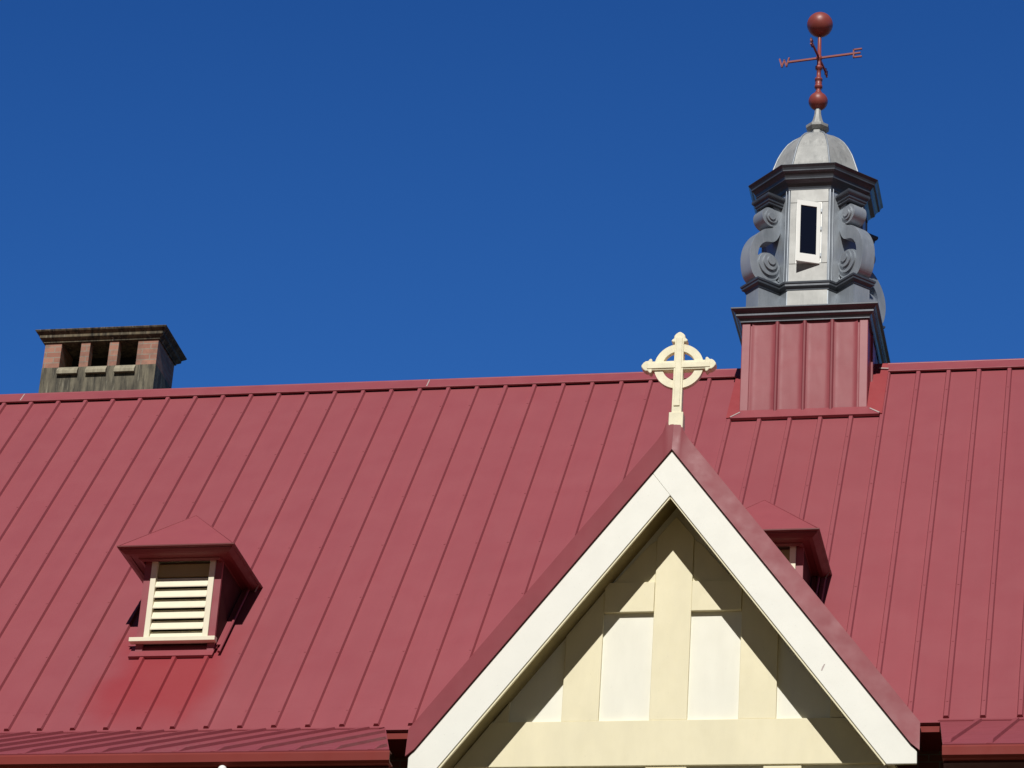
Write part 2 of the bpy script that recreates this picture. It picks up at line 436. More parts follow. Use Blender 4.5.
for a, b in ox:
    s_ = MB(); z1 = .845; xa_, xb_ = a - .008, b + .008
    pr_ = [(CY0 - .055, z1 - .105), (CY0 - .001, z1 - .105), (CY0 - .001, z1 + .018), (CY0 - .012, z1 + .014), (CY0 - .055, z1 - .055)]
    s_.hexa([(xa_, y, z) for y, z in pr_], [(xb_, y, z) for y, z in pr_])
    s_.build("sill", M['sill'], chim, .005)
fl = MB(); fl.box(edges[1] + .002, edges[6] - .002, CY0 + .50, CY0 + .52, .872, ZT - .002)
fl.build("flue_back", M['flueblack'], chim)  # plain black sheet across the back of the flue openings

# ------------------------------------------------------------------ front gable
XG, YG, ZG = 5.3265, -5.788, -3.9195
TG = 3.68665 / 2.80002                    # slope
HI = .5624                                # white board, vertical depth
ZB = -7.740                               # cut-off line of the boards
YW = -5.255
gm = MB()                                 # infill wall of the gable
def half(z, drop): return (ZG - drop - z) / TG
ztop = ZG - .42
gm.prism([(XG - half(-7.9, .42), YW, -7.9), (XG + half(-7.9, .42), YW, -7.9), (XG, YW, ztop)], (0, .08, 0))
gm.box(XG - 2.2, XG + 2.2, YW + .003, -4.705, GZ + .001, -7.9)
gable = gm.build("gable", M['panel'], bld)
def board(poly, t, y, name, mat, bev=.006):
    b = MB(); b.prism([(x, y, z) for x, z in poly], (0, t, 0)); return b.build(name, mat, gable, bev)
YB = YW - .042
def clip_top(xa, xb, z0):                # stud that runs up under the sloping soffit
    zt = lambda x: ZG - .47 - TG * abs(x - XG)
    return [(xa, z0), (xb, z0), (xb, zt(xb)), (xa, zt(xa))]
zR0, zR1 = -7.01, -7.545
board([(XG - .212, -7.008), (XG + .212, -7.008), (XG + .212, -4.78), (XG, -4.52), (XG - .212, -4.78)], .041, YB, "stud", M['timber'])
for sgn in (-1, 1):
    q = sorted((XG + sgn * .785, XG + sgn * 1.205))
    board(clip_top(q[0], q[1], -7.008), .041, YB, "stud", M['timber'])
    q = sorted((XG + sgn * 1.80, XG + sgn * 2.02))
    board(clip_top(q[0], q[1], -7.008), .041, YB, "stud", M['timber'])
    # upper rail stands proud between the studs
    q = sorted((XG + sgn * .2135, XG + sgn * .7835))
    board([(q[0], -5.70), (q[1], -5.70), (q[1], -5.335), (q[0], -5.335)], .055, YB - .016, "rail", M['timber'])
board([(XG - half(zR1, .47), zR1), (XG + half(zR1, .47), zR1), (XG + half(zR0, .47), zR0), (XG - half(zR0, .47), zR0)], .05, YB - .010, "rail", M['timber'])
# little boards in the head of the gable, above the upper rail
board([(XG - .7, -5.332), (XG - .2135, -5.332), (XG - .2135, -4.80), (XG - .30, -4.86)], .018, YB + .020, "head_board", M['timber'])
board([(XG + .2135, -5.332), (XG + .7, -5.332), (XG + .30, -4.86), (XG + .2135, -4.80)], .018, YB + .020, "head_board", M['timber'])
# studs below the bottom rail
for a, b in ((-1.5, -1.08), (-.23, .23), (1.08, 1.5)):
    board([(XG + a, -8.6), (XG + b, -8.6), (XG + b, -7.56), (XG + a, -7.56)], .041, YB, "stud", M['timber'])
# barge boards with a bead on the inner edge, and red barge caps
for sgn in (-1, 1):
    f = lambda x, drop: (XG + sgn * x, ZG - drop - TG * x)
    xo = 2.80; xi = (ZG - HI - ZB) / TG
    poly = [f(0.0015, 0), f(xo, 0), (XG + sgn * xo, ZB), (XG + sgn * xi, ZB), f(0.0015, HI)]
    jx, jz = HI / (2 * TG), ZG - HI / 2
    if sgn < 0: poly = [(XG - jx, jz), poly[1], poly[2], poly[3], (XG - .0015, ZG - HI)]
    else: poly = [(XG, ZG), poly[1], poly[2], poly[3], (XG, ZG - HI), (XG - jx + .002, jz)]
    b = MB(); b.prism([(x, YG, z) for x, z in poly], (0, .045, 0))
    barge = b.build("barge_board", M['fascia'], gable, .005)
    if sgn > 0:
        pc = MB(); c_ = (XG + 1.773, YG - .0015, -6.609)
        pc.prism([(c_[0] + dx, c_[1], c_[2] + dz) for dx, dz in ((-.022, -.04), (-.008, -.042), (.010, .0), (.024, .036), (.010, .034), (-.008, .004))], (0, .004, 0))
        pc.build("paint_chip", M['seal'], barge)
    bd = MB()
    a0 = Vector((XG + sgn * .004, YG + .030, ZG - HI - .012)); b0 = Vector((XG + sgn * (xi - .012), YG + .030, ZB + .012 - .012))
    bd.bar(a0, b0, .026, .030, (0, 1, 0)); bd.build("bead", M['timber'], barge)
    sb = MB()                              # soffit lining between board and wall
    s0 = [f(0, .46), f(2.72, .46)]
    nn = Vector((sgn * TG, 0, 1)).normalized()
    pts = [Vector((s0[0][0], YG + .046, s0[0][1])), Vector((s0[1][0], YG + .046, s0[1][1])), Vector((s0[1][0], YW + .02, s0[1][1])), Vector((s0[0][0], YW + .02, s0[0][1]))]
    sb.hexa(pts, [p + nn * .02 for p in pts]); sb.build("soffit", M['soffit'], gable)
    # barge cap: folded sheet, lower edge forward, face leaning back
    hc = .392
    n_seg = 30
    cp = MB()
    x_end = 2.83
    lo_, mid_, top_ = [], [], []
    for i, x in enumerate([0, .045, .083, .102, .125] + [x_end * i / n_seg for i in range(2, n_seg + 1)]):
        lo = Vector((XG + sgn * x, YG - .030, ZG - TG * x + .006)); up_ = Vector((XG + sgn * x, YG + .030, ZG + hc - TG * x))
        if x < .13: up_.z = {0: -3.535, .045: -3.535, .083: -3.538, .102: -3.60, .125: -3.672}[x]
        if x > 2.78: lo.z = max(lo.z, ZG - TG * 2.80 + .01)
        lo_.append(lo); mid_.append((lo + up_) / 2 + Vector((0, -.003 + .0022 * math.sin(i * 1.35 + 2 * sgn) + random.uniform(-.001, .001), 0))); top_.append(up_)
    def strip(a_, b_, sm=False):
        n_ = len(a_); cp.add(a_ + b_, [(i, i + 1, n_ + i + 1, n_ + i) for i in range(n_ - 1)], 0, sm)
    vv = lo_ + mid_ + top_; n_ = len(lo_)
    cp.add(vv, [(r_ * n_ + i, r_ * n_ + i + 1, (r_ + 1) * n_ + i + 1, (r_ + 1) * n_ + i) for r_ in (0, 1) for i in range(n_ - 1)], 0, True)
    strip(top_, [p + Vector((0, .05, 0)) - nn * .05 for p in top_])
    strip(lo_, [Vector((p.x, YG - .002, p.z)) for p in lo_])
    e = (lo_[-1], top_[-1])
    cp.add([e[0], e[1], e[1] + Vector((0, .05, 0)) - nn * .05, e[0] + Vector((0, .06, 0))], [(0, 1, 2, 3)])
    cp.build("barge_cap", M['redcap'], gable)
    # the gable's own roof slope, running back into the main roof
    zr = ZG + hc - .05
    gr = MB()
    yb_r = zr / math.tan(P); ze = zr - TG * 2.83
    q = [Vector((XG, YG + .07, zr)), Vector((XG + sgn * 2.83, YG + .07, ze)), Vector((XG + sgn * 2.83, max(ze / math.tan(P), -5.5), ze)), Vector((XG, yb_r, zr))]
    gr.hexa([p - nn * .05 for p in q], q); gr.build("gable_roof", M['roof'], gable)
# ------------------------------------------------------------------ cross on the gable
cx, cy, cz = XG + .021, -5.69, -2.795
cr = thing("stone_cross", (cx, cy, -3.56), "cream Celtic cross with a ring standing on the gable apex", "cross")
b = MB(); b.box(cx - .084, cx + .084, cy - .075, cy + .075, -3.62, -3.415); b.build("plinth", M['cross'], cr, .008)
b = MB(); yf = cy - .055
b.hexa([(cx - .058, yf, -3.414), (cx + .058, yf, -3.414), (cx + .053, yf, -2.47), (cx - .053, yf, -2.47)],
       [(cx - .058, cy + .055, -3.414), (cx + .058, cy + .055, -3.414), (cx + .053, cy + .055, -2.47), (cx - .053, cy + .055, -2.47)])
b.box(cx - .036, cx + .036, yf - .012, yf + .002, -3.33, -2.44)
b.build("shaft", M['cross'], cr, .006)
b = MB()
b.box(cx - .36, cx + .36, cy - .048, cy + .05, cz - .058, cz + .058)
b.box(cx - .37, cx + .37, cy - .060, cy - .046, cz - .040, cz + .034)
b.build("arm", M['cross'], cr, .006)
def finial(axis, sgn):                   # budded end: two curled side lobes and a pointed tip
    f_ = MB()
    prof = [(-.05, .052), (-.045, .085), (-.03, .098), (-.012, .085), (.0, .066), (.03, .064), (.055, .045), (.078, .012)]
    poly = prof + [(u_, -v_) for u_, v_ in reversed(prof)]
    pts = []
    for u_, v_ in poly:
        if axis == 'x': pts.append((cx + sgn * (.357 + u_), cy - .053, cz + v_))
        else: pts.append((cx + v_, cy - .053, -2.445 + u_ * 1.05))
    f_.prism(pts, (0, .106, 0)); f_.build("finial", M['cross'], cr, .010)
finial('x', -1); finial('x', 1); finial('z', 1)
b = MB(); N = 56; ro, ri = .288, .192
outer = lambda rr, yy: [(cx + rr * math.cos(2 * math.pi * i / N), yy, cz - .005 + rr * math.sin(2 * math.pi * i / N)) for i in range(N)]
rings = [outer(ro, cy - .030), outer(ro, cy + .035), outer(ri, cy + .035), outer(ri, cy - .030), outer(ro, cy - .030)]
b.loft(rings, 0, False); b.build("ring", M['cross'], cr, .005)

# ------------------------------------------------------------------ louvred roof vents
def make_vent():
    v = thing("roof_vent", (-.83, -4.3, -5.7), "cream louvred roof vent in full view left of the gable, under a hipped maroon hood", "roof vent", "louvred vents on the roof slope")
    YF = -4.30
    bx = MB()                            # red body; cheeks coloured darker for the shade under the hood
    xl, xr = -1.318, -.345
    zt, zb = -4.42, -5.70
    for a, c in ((xl, xl + .088), (xr - .083, xr)):
        bx.box(a, c, YF, YF + .045, zb, zt)
        bx.prism([(a + .003, YF + .046, zb), (a + .003, YF + .046, zt), (a + .003, -3.30, zt), (a + .003, -3.30, zb + .5)], (c - a - .006, 0, 0), 1)
    bx.box(xl + .09, xr - .085, YF + .16, YF + .20, zb, zt)
    bx.build("body", [M['red'], M['darkred']], v)
    zs = -5.478
    for a, c in ((-1.229, -1.160), (-.500, -.4295)):
        fr = MB(); fr.box(a, c, YF - .022, YF + .06, zs + .001, -4.47); fr.build("jamb", M['louvre'], v, .005)
    hdm = MB(); hdm.box(-1.158, -.502, YF + .03, YF + .06, -4.66, -4.50); hdm.build("head", M['soffit'], v)  # darkened cream stands in for the hood's shade on the head
    for i in range(6):
        zc = -4.735 - .1385 * i
        s_ = MB()
        lo = (YF - .020, zc - .084); hi_ = (YF + .036, zc + .055)
        s_.hexa([(-1.158, lo[0], lo[1]), (-1.158, lo[0] - .003, lo[1] + .016), (-1.158, hi_[0], hi_[1]), (-1.158, hi_[0], hi_[1] - .016)],
                [(-.502, lo[0], lo[1]), (-.502, lo[0] - .003, lo[1] + .016), (-.502, hi_[0], hi_[1]), (-.502, hi_[0], hi_[1] - .016)])
        s_.build("louvre", M['louvre'], v, .003)
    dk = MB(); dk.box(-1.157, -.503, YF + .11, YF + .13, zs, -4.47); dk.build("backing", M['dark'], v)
    sl = MB(); sl.hexa([(-1.385, YF - .085, zs - .066), (-1.385, YF + .02, zs - .066), (-1.385, YF + .02, zs), (-1.385, YF - .085, zs - .012)],
                       [(-.318, YF - .085, zs - .066), (-.318, YF + .02, zs - .066), (-.318, YF + .02, zs), (-.318, YF - .085, zs - .012)])
    sl.build("sill", M['louvre'], v, .005)
    # apron and side flashings lie over the ribs
    ap = MB()
    slo = lambda y, n=.044: (-y - n * SP) / CP
    s_top, s_bot = slo(-4.22), slo(-4.355)
    slab(ap, rp(-1.375, s_bot, .046), rp(-.335, s_bot, .046), rp(-.335, s_top, .046), rp(-1.375, s_top, .046), NR, .012)
    slab(ap, rp(-1.375, s_bot + .012, .046), rp(-.335, s_bot + .012, .046), rp(-.335, s_bot, .0462), rp(-1.375, s_bot, .0462), NR, .035)
    for a, c in ((xl - .12, xl - .002), (xr + .002, xr + .075)):
        slab(ap, rp(a, s_top - .01, .044), rp(c, s_top - .01, .044), rp(c, 5.3, .044), rp(a, 5.3, .044), NR, .012)
    ap.tube(rp(xr + .08, s_bot - .05, .05), rp(xr + .08, 5.6, .05), .018, n=8)
    ap.build("flashing", M['red'], v)
    # hood: four-sided roof with deep stepped eaves
    hd = MB()
    hx0, hx1, hy0, ze = -1.578, -.135, -4.622, -4.402
    yb = ze / math.tan(P) + .02
    pk = Vector((-.866, -3.95, -3.70)); bkp = Vector((-.866, -3.70 / math.tan(P) + .0, -3.70))
    A, B, C_, D_ = Vector((hx0, hy0, ze)), Vector((hx1, hy0, ze)), Vector((hx1, yb, ze)), Vector((hx0, yb, ze))
    hd.add([A, B, C_, D_, pk, bkp], [(0, 1, 4), (1, 2, 5, 4), (0, 4, 5, 3)])
    # fascia with a drip lip, then mouldings stepping in to the box
    def ring(o, z): return [(hx0 + o, hy0 + o, z), (hx1 - o, hy0 + o, z), (hx1 - o, yb, z), (hx0 + o, yb, z)]
    for a_ in (A, B): hd.tube(a_ + Vector((0, .0, .004)), pk, .005, n=6)
    hd.tube(pk, bkp, .005, n=6)
    hood = hd.build("hood", M['hood'], v)
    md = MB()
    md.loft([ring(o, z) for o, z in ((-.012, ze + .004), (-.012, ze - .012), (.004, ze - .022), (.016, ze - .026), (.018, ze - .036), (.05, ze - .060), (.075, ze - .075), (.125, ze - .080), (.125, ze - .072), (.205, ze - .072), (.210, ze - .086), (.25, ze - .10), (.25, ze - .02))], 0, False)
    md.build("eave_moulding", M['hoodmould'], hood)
    ce = MB(); ce.box(hx0 + .245, hx1 - .245, hy0 + .245, yb, ze - .03, ze - .015); ce.build("ceiling", M['louvre'], hood)
    tp = MB()
    tp.add([Vector((hx1 + .014, yb - .16, ze + .006)), Vector((hx1 + .014, yb + .0, ze + .006)), Vector((hx1 - .07, yb - .02, ze - .07)), Vector((hx1 - .05, yb - .12, ze - .10))], [(0, 1, 2, 3)])
    o = tp.build("flashing_end", M['seal'], hood)
    sol = o.modifiers.new("solid", 'SOLIDIFY'); sol.thickness = .012
    return v
vent = make_vent()
def dup(o, parent=None):
    c = o.copy(); col.objects.link(c)
    if parent: c.parent = parent
    for k in list(o.children): dup(k, c)
    return c
v2 = dup(vent); v2.location.x += 7.008
v2["label"] = "louvred roof vent half hidden behind the right slope of the cream gable"

# ------------------------------------------------------------------ cupola
CX, CY = 6.17, 0.0
cu = thing("cupola", (CX, CY, -1.0), "grey metal ventilation cupola with scroll brackets on a maroon base astride the ridge", "cupola")
H = .83
W = lambda x, y, z: Vector((CX + x, CY + y, z))
bs = MB(); bs.box(CX - H + .012, CX + H - .012, CY - H + .012, CY + H - .012, -1.5, .385)
base = bs.build("base", M['redpan'], cu)
tr = MB()
for sx in (-1, 1):
    for sy in (-1, 1):
        x0, x1 = sorted((CX + sx * (H + .008), CX + sx * (H - .105))); y0, y1 = sorted((CY + sy * (H + .008), CY + sy * (H - .105)))
        tr = MB(); tr.box(x0, x1, y0, y1, -1.45, .3795); tr.build("corner_trim", M['red'], base, .008)
zl = -.955
def pan(face, a, c):                     # slightly dished sheet between two battens
    pm = MB(); nx, nz = 14, 8; vv = []
    for j in range(nz + 1):
        for i in range(nx + 1):
            u_, t_ = i / nx, j / nz
            e_ = min(u_, 1 - u_) * (c - a); d_ = .014 * max(0, 1 - e_ / .06) ** 2 * (1 if u_ > .5 else .8)
            vx = a + (c - a) * u_; z = -1.42 + (1.42 + .376) * t_
            vv.append(W(vx, -H + .006 - d_, z) if face == 0 else W(H - .006 + d_, vx, z))
    ff = [(j * (nx + 1) + i, j * (nx + 1) + i + 1, (j + 1) * (nx + 1) + i + 1, (j + 1) * (nx + 1) + i) for j in range(nz) for i in range(nx)]
    pm.add(vv, ff, 0, True); return pm.build("cladding_pan", M['redpan'], base)
xs = [-.722, -.365, .0, .365, .722]
for i in range(4):
    pan(0, xs[i] + .02, xs[i + 1] - .02)
    pan(1, xs[i] + .02, xs[i + 1] - .02)
for x in xs[1:4]:
    bt = MB(); bt.loft([[W(x + dx, -H + dy, z) for dx, dy in ((-.026, .004), (-.024, -.028), (-.010, -.040), (.010, -.040), (.024, -.028), (.026, .004))] for z in (-1.03, .372)])
    bt.build("batten", M['batten'], base)
    bt = MB(); bt.loft([[W(H - dy, x + dx, z) for dx, dy in ((-.026, .004), (-.024, -.028), (.024, -.028), (.026, .004))] for z in (-1.2, .372)])
    bt.build("batten", M['batten'], base)
# roof flashings round the base (laid on the roof, so given back the cupola's shift)
OFF = Vector((-.019, .14, .08))
fp = lambda x, s_, n=0.0: rp(x, s_, n) - OFF
fl = MB()
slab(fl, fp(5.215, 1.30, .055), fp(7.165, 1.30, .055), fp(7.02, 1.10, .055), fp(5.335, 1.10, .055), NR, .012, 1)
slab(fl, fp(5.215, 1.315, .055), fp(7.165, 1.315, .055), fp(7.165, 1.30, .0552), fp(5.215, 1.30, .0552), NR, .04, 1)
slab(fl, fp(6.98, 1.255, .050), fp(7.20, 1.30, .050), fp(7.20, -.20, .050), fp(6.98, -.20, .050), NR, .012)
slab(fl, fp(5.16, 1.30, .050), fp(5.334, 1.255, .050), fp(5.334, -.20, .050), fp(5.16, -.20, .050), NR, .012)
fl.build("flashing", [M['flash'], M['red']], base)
fl = MB(); fl.box(CX + H + .010, CX + H + .026, CY - .32, CY + .5, -.45, .30); fl.build("side_flashing", M['red'], base)
for (xa, sa_, xb_, sb_) in ((7.165, 1.295, 7.03, 1.16), (5.215, 1.295, 5.33, 1.16)):
    se = MB(); se.bar(fp(xa, sa_, .059), fp(xb_, sb_, .059), .022, .006, NR); se.build("sealant", M['seal'], base)
se = MB(); se.bar(fp(7.07, -.02, .069), fp(7.20, .0, .069), .03, .006, NR); se.build("sealant", M['seal'], base)
# square crown moulding
def sq(h, z): return [W(-h, -h, z), W(h, -h, z), W(h, h, z), W(-h, h, z)]
cm = MB()
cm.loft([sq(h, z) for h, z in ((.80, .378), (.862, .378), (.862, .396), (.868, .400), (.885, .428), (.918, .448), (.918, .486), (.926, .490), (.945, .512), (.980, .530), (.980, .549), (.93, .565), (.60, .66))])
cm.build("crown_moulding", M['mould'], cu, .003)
# pedestal with four diagonal blocks
A8 = .676; HS = A8 * math.tan(R(22.5))
def plan(bw, Rb, a=A8, off=0.0):
    pts = []
    for k in range(4):
        th = R(-90 + 90 * k)                       # a straight facet, then the next diagonal block
        f_ = Vector((math.cos(th), math.sin(th))); s_ = Vector((-f_.y, f_.x))
        dth = th + R(45); d = Vector((math.cos(dth), math.sin(dth))); e_ = Vector((-d.y, d.x))
        pts += [f_ * a - s_ * HS * a / A8, f_ * a + s_ * HS * a / A8, d * a - e_ * bw, d * Rb - e_ * bw, d * Rb + e_ * bw, d * a + e_ * bw]
    if off:
        n = len(pts); res = []
        for i in range(n):
            p0, p1, p2 = pts[i - 1], pts[i], pts[(i + 1) % n]
            d1 = (p1 - p0).normalized(); d2 = (p2 - p1).normalized()
            n1 = Vector((d1.y, -d1.x)); n2 = Vector((d2.y, -d2.x)); mm = (n1 + n2)
            res.append(p1 + mm * (off / (1 + n1.dot(n2))))
        pts = res
    return pts
def planring(off, z, bw=.135, Rb=1.035): return [W(p.x, p.y, z) for p in plan(bw, Rb, A8, off)]
pdm = MB(); pdm.loft([planring(0, .56), planring(0, .94)])
ped = pdm.build("pedestal", M['zinc'], cu)
pf_ = MB(); pf_.box(CX - HS + .012, CX + HS - .012, CY - A8 - .008, CY - A8 + .01, .58, .935)
pf_.build("front_panel", M['facet'], ped)
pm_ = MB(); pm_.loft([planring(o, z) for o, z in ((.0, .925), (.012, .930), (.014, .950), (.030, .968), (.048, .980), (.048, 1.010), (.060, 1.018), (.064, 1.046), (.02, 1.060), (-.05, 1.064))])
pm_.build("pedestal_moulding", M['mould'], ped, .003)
# octagonal drum
def octa(a, z, rot=0.0):
    rr = a / math.cos(R(22.5)); return [W(rr * math.cos(R(22.5 + 45 * i)), rr * math.sin(R(22.5 + 45 * i)), z) for i in range(8)]
dr = MB(); dr.loft([octa(A8, 1.05), octa(A8 - .010, 2.62)])
drum = dr.build("drum", M['zinc'], cu)
ff_ = MB()
YD = CY - A8
ff_.box(CX - HS + .022, CX + HS - .022, YD - .012, YD + .02, 1.066, 1.335)
ff_.box(CX - HS + .022, CX - .175, YD - .012, YD + .02, 1.341, 2.285)
ff_.box(CX + .18, CX + HS - .022, YD - .012, YD + .02, 1.341, 2.285)
ff_.box(CX - HS + .022, CX + HS - .022, YD - .012, YD + .02, 2.291, 2.575)
ff_.build("front_facet", M['facet'], drum, .003)
es = MB()
for i in range(8):
    a_, b_ = octa(A8 + .004, 1.05)[i], octa(A8 - .006, 2.60)[i]
    es.tube(a_, b_, .017, n=8)
    for dt in ((.045,) if i % 2 == 0 else (-.045,)):
        th = R(22.5 + 45 * i + (90 if dt > 0 else -90)); o_ = Vector((math.cos(th), math.sin(th), 0)) * .045
        es.tube(a_ + o_ * 1.0, b_ + o_ * 1.0, .009, n=6)
es.build("edge_roll", M['zinc'], drum)
wf = MB(); x0, x1, z0, z1 = CX - .172, CX + .176, 1.345, 2.281
wf.box(x0, x1, YD + .010, YD + .022, z0, z1, 1)
wf.box(x0 - .0, x0 + .02, YD - .016, YD + .01, z0, z1); wf.box(x1 - .016, x1, YD - .016, YD + .01, z0, z1); wf.box(x0, x1, YD - .015, YD + .01, z0 - .004, z0 + .022); wf.box(x0, x1, YD - .015, YD + .01, z1 - .02, z1)
win = wf.build("window_frame", [M['white'], M['dark']], drum)
# casement, hung on its right edge and standing ajar
hx = CX + .158; SW = .328; oa = R(21)
def sw(u_, d_, z): return Vector((hx - u_ * math.cos(oa) + d_ * math.sin(oa) * 0, YD - .028 - u_ * math.sin(oa) + d_, z))
sash = MB()
def sbox(u0, u1, z0_, z1_, d0=0.0, d1=.035):
    q = lambda d_: [sw(u0, d_, z0_), sw(u1, d_, z0_), sw(u1, d_, z1_), sw(u0, d_, z1_)]
    sash.hexa(q(d0), q(d1))
zs0, zs1 = 1.320, 2.262
sbox(0, .052, zs0, zs1); sbox(SW - .052, SW, zs0, zs1); sbox(.052, SW - .052, zs0, zs0 + .125); sbox(.052, SW - .052, zs1 - .072, zs1)
sash.build("window_sash", M['white'], drum)
pn = MB(); q = lambda d_: [sw(.05, d_, zs0 + .12), sw(SW - .05, d_, zs0 + .12), sw(SW - .05, d_, zs1 - .07), sw(.05, d_, zs1 - .07)]
pn.hexa(q(.014), q(.02)); pn.build("pane", M['glass'], drum)
for z in (2.14, 1.86, 1.45):
    hg = MB(); hg.box(hx + .004, hx + .016, YD - .04, YD - .012, z - .025, z + .025); hg.build("hinge", M['zinc'], drum)

# scroll brackets
def crom(pts, n=6):
    res = []
    for i in range(len(pts) - 1):
        p0 = pts[max(i - 1, 0)]; p1 = pts[i]; p2 = pts[i + 1]; p3 = pts[min(i + 2, len(pts) - 1)]
        for j in range(n):
            t = j / n
            res.append(tuple(.5 * (2 * p1[c] + (p2[c] - p0[c]) * t + (2 * p0[c] - 5 * p1[c] + 4 * p2[c] - p3[c]) * t * t + (3 * p1[c] - p0[c] - 3 * p2[c] + p3[c]) * t ** 3) for c in (0, 1)))
    return res + [pts[-1]]
outer_c = crom([(.79, 2.00), (.86, 1.93), (.99, 1.865), (1.105, 1.74), (1.185, 1.58), (1.215, 1.40), (1.195, 1.22), (1.145, 1.11), (1.06, 1.052)])
inner_c = crom([(.70, 2.13), (.690, 1.99), (.735, 1.84), (.81, 1.735), (.95, 1.685), (1.03, 1.61), (1.072, 1.51), (1.080, 1.38), (1.05, 1.22), (.98, 1.10), (.93, 1.052)])
def scroll(k):
    dth = R(-135 + 90 * k); d = Vector((math.cos(dth), math.sin(dth), 0)); e_ = Vector((-d.y, d.x, 0)); t2 = .105
    P3 = lambda r_, z, t: Vector((CX, CY, 0)) + d * (r_ - .04) + e_ * t + Vector((0, 0, z))
    s_ = MB()
    n = min(len(outer_c), len(inner_c))
    def resamp(c, n=44):
        ls = [0]
        for a_, b_ in zip(c, c[1:]): ls.append(ls[-1] + math.dist(a_, b_))
        res = []
        for i in range(n):
            t = ls[-1] * i / (n - 1); j = max(q for q in range(len(ls)) if ls[q] <= t + 1e-9); j = min(j, len(c) - 2)
            u_ = (t - ls[j]) / max(ls[j + 1] - ls[j], 1e-9); res.append(tuple(c[j][q] + (c[j + 1][q] - c[j][q]) * u_ for q in (0, 1)))
        return res
    oc, ic = resamp(outer_c), resamp(inner_c)
    vv = []
    for (a_, b_) in zip(oc, ic): vv += [P3(*a_, -t2), P3(*a_, t2), P3(*b_, t2), P3(*b_, -t2)]
    N_ = len(oc); f0 = []; f1 = []
    for i in range(N_ - 1):
        for j in range(4):
            fc = (i * 4 + j, i * 4 + (j + 1) % 4, (i + 1) * 4 + (j + 1) % 4, (i + 1) * 4 + j)
            s_.f.append(tuple(x + 0 for x in fc)) if False else f0.append(fc)
    f0 += [(0, 1, 2, 3), ((N_ - 1) * 4 + 3, (N_ - 1) * 4 + 2, (N_ - 1) * 4 + 1, (N_ - 1) * 4)]
    s_.add(vv, f0)
    def disc(rc_, zc, rad, t, n=40, sq_=1.0):
        c_ = [P3(rc_ + rad * math.cos(2 * math.pi * i / n), zc + rad * sq_ * math.sin(2 * math.pi * i / n), -t) for i in range(n)]
        s_.prism(c_, e_ * (2 * t))
    # volutes: spiral steps rising towards the eye
    disc(.885, 2.095, .142, t2 - .002); disc(.878, 2.103, .098, t2 + .022); disc(.886, 2.095, .055, t2 + .040)
    disc(.905, 1.315, .205, t2 - .003); disc(.905, 1.345, .165, t2 + .024); disc(.897, 1.372, .115, t2 + .048); disc(.89, 1.39, .062, t2 + .066)
    s_.prism([P3(.66, 1.052, -t2 + .006), P3(1.10, 1.052, -t2 + .006), P3(1.07, 1.20, -t2 + .006), P3(.95, 1.16, -t2 + .006), P3(.78, 1.16, -t2 + .006), P3(.66, 1.11, -t2 + .006)], e_ * (2 * t2 - .012))
    s_.prism([P3(.64, 2.02, -t2 + .004), P3(.80, 2.0, -t2 + .004), P3(.84, 2.29, -t2 + .004), P3(.64, 2.29, -t2 + .004)], e_ * (2 * t2 - .008))
    # leaf ends curling at the foot
    for i, zz in enumerate((1.10, 1.15, 1.20)):
        s_.bar(P3(.60, zz - .03, t2 - .03 - .02 * i), P3(.73, zz - .045, t2 + .004), .02, .03)
        s_.bar(P3(.60, zz - .03, -t2 + .03 + .02 * i), P3(.73, zz - .045, -t2 - .004), .02, .03)
    so = s_.build("scroll_bracket", M['zinc'], cu, .006)
    cb = MB()
    def blk(off, z):
        hw, r1 = .128 + off, .94 + off; return [P3(.58, z, -hw), P3(r1, z, -hw), P3(r1, z, hw), P3(.58, z, hw)]
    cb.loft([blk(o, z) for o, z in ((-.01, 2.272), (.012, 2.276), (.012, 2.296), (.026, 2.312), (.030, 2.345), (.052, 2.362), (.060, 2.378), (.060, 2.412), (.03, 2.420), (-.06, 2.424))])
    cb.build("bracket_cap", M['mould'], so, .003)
for k in range(4): scroll(k)
# octagonal cornice, dome and spire
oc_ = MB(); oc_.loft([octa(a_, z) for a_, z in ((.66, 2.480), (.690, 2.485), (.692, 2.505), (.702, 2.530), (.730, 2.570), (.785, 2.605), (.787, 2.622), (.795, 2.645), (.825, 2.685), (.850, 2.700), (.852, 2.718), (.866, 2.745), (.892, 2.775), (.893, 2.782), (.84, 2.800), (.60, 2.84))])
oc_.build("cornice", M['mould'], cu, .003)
dprof = [(.710, 2.830), (.672, 2.90), (.637, 2.99), (.612, 3.07), (.590, 3.14), (.568, 3.21), (.545, 3.28), (.513, 3.35), (.470, 3.435), (.410, 3.53), (.335, 3.61), (.250, 3.675), (.165, 3.722), (.108, 3.745)]
dm = MB(); dm.loft([octa(a_ * .942, z) for a_, z in dprof])
dome = dm.build("dome", M['lead'], cu)
ro_ = MB()
for i in range(8):
    pts = [octa(a_ * .942, z)[i] for a_, z in dprof]
    ro_ = MB()
    for a_, b_ in zip(pts, pts[1:]): ro_.tube(a_, b_, .013, n=6)
    ro_.build("roll_seam", M['zinc'], dome)
spm = MB()
spm.loft([octa(a_, z) for a_, z in ((.100, 3.735), (.098, 3.822), (.118, 3.826), (.152, 3.860), (.157, 3.900), (.11, 3.917), (.090, 3.942), (.064, 4.02), (.047, 4.10), (.040, 4.20))])
spm.build("spire", M['lead'], cu, .003)

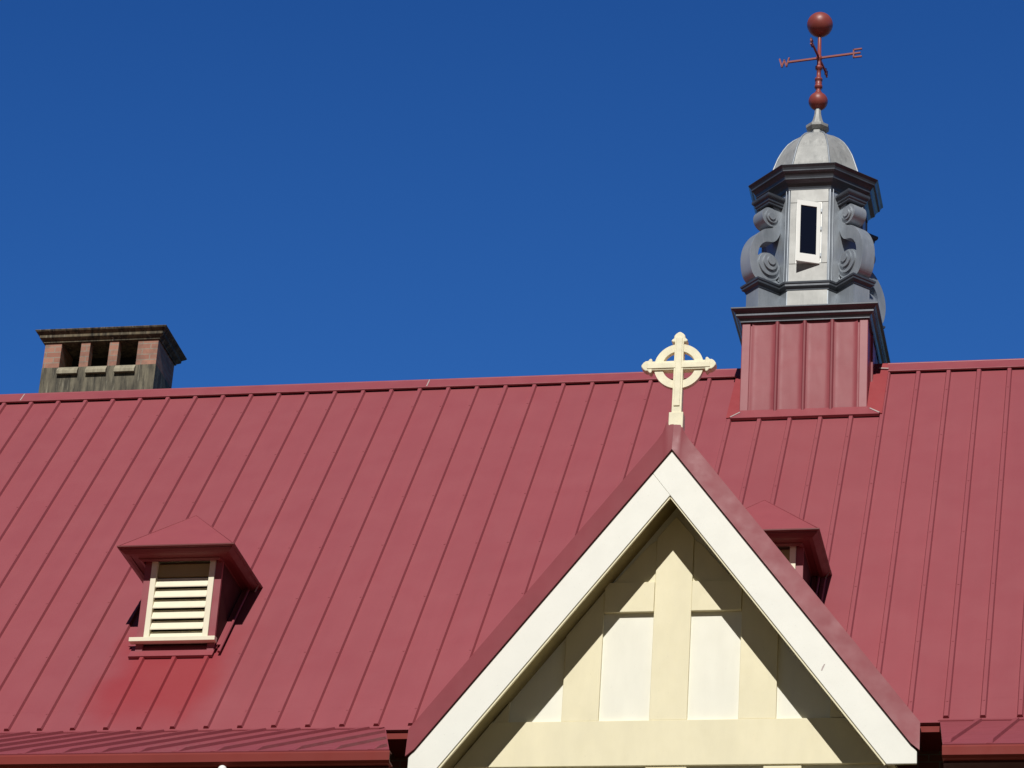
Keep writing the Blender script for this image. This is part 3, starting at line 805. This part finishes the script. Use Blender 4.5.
# ------------------------------------------------------------------ weather vane
vn = thing("weather_vane", (CX, CY, 4.2), "dark red weather vane with two balls and letter arms topping the cupola", "weather vane")
def ball(name, z, rad):
    b_ = MB(); b_.lathe((CX, CY), [(max(.002, rad * math.sin(math.pi * i / 20)), z - rad * math.cos(math.pi * i / 20)) for i in range(21)], 32); return b_.build(name, M['vane'], vn)
ball("ball", 4.325, .135); ball("ball", 5.605, .183)
rd = MB()
rd.lathe((CX, CY), [(.030, 4.44), (.050, 4.445), (.050, 4.475), (.034, 4.49), (.034, 4.535), (.056, 4.545), (.056, 4.585), (.040, 4.60), (.050, 4.63), (.040, 4.66), (.055, 4.668), (.055, 4.70), (.032, 4.715), (.030, 4.85), (.052, 4.86), (.052, 4.90), (.030, 4.915), (.030, 5.01), (.042, 5.02), (.042, 5.07), (.028, 5.08), (.026, 5.44)], 16)
rd.build("rod", M['vane'], vn)
GL = {'W': [(0, 1, .25, 0), (.25, 0, .5, .8), (.5, .8, .75, 0), (.75, 0, 1, 1)], 'E': [(0, 0, 0, 1), (0, 1, .8, 1), (0, .5, .65, .5), (0, 0, .8, 0)],
      'N': [(0, 0, 0, 1), (0, 1, .8, 0), (.8, 0, .8, 1)], 'S': [(.8, 1, 0, 1), (0, 1, 0, .5), (0, .5, .8, .5), (.8, .5, .8, 0), (.8, 0, 0, 0)]}
AZ = R(-8)
ex = Vector((math.cos(AZ), math.sin(AZ), 0)); ny = Vector((-ex.y, ex.x, 0)); ZA = 5.045
for let, dirv, ln in (('E', ex, .50), ('W', -ex, .44), ('N', ny, .36), ('S', -ny, .36)):
    ab = MB(); c = Vector((CX, CY, ZA)); ab.bar(c, c + dirv * (ln + .02), .026, .026)
    arm = ab.build("arm", M['vane'], vn)
    lb = MB(); rt = ex if let in 'WE' else ny
    hgt, wd = (.125, .135) if let in 'WE' else (.085, .09)
    o_ = c + dirv * ln + (Vector((0, 0, -hgt / 2)))
    if dirv.dot(rt) < 0: o_ = o_ - rt * wd
    for x0, z0, x1, z1 in GL[let]:
        a_ = o_ + rt * x0 * wd + Vector((0, 0, z0 * hgt)); b_ = o_ + rt * x1 * wd + Vector((0, 0, z1 * hgt)); dd = (b_ - a_).normalized() * .010
        lb.bar(a_ - dd, b_ + dd, .020, .024, rt.cross(Vector((0, 0, 1))))
    lb.build("letter", M['vane'], arm)

cu.location += OFF; vn.location += OFF
# ------------------------------------------------------------------ round white fitting under the gutter
lx, ly, lz = 1.72, WL[0] - .06, WL[1] - .215
lp = thing("lamp", (lx, ly, lz), "small white ball fitting under the left gutter, at the bottom edge of the photo", "light fitting")
b = MB(); b.lathe((lx, ly), [(max(.002, .045 * math.sin(math.pi * i / 14)), lz - .045 * math.cos(math.pi * i / 14)) for i in range(15)], 20); b.build("globe", M['white'], lp)
b = MB(); b.tube((lx, ly + .03, lz + .02), (lx, ly + .10, lz + .05), .012); b.build("bracket", M['white'], lp)
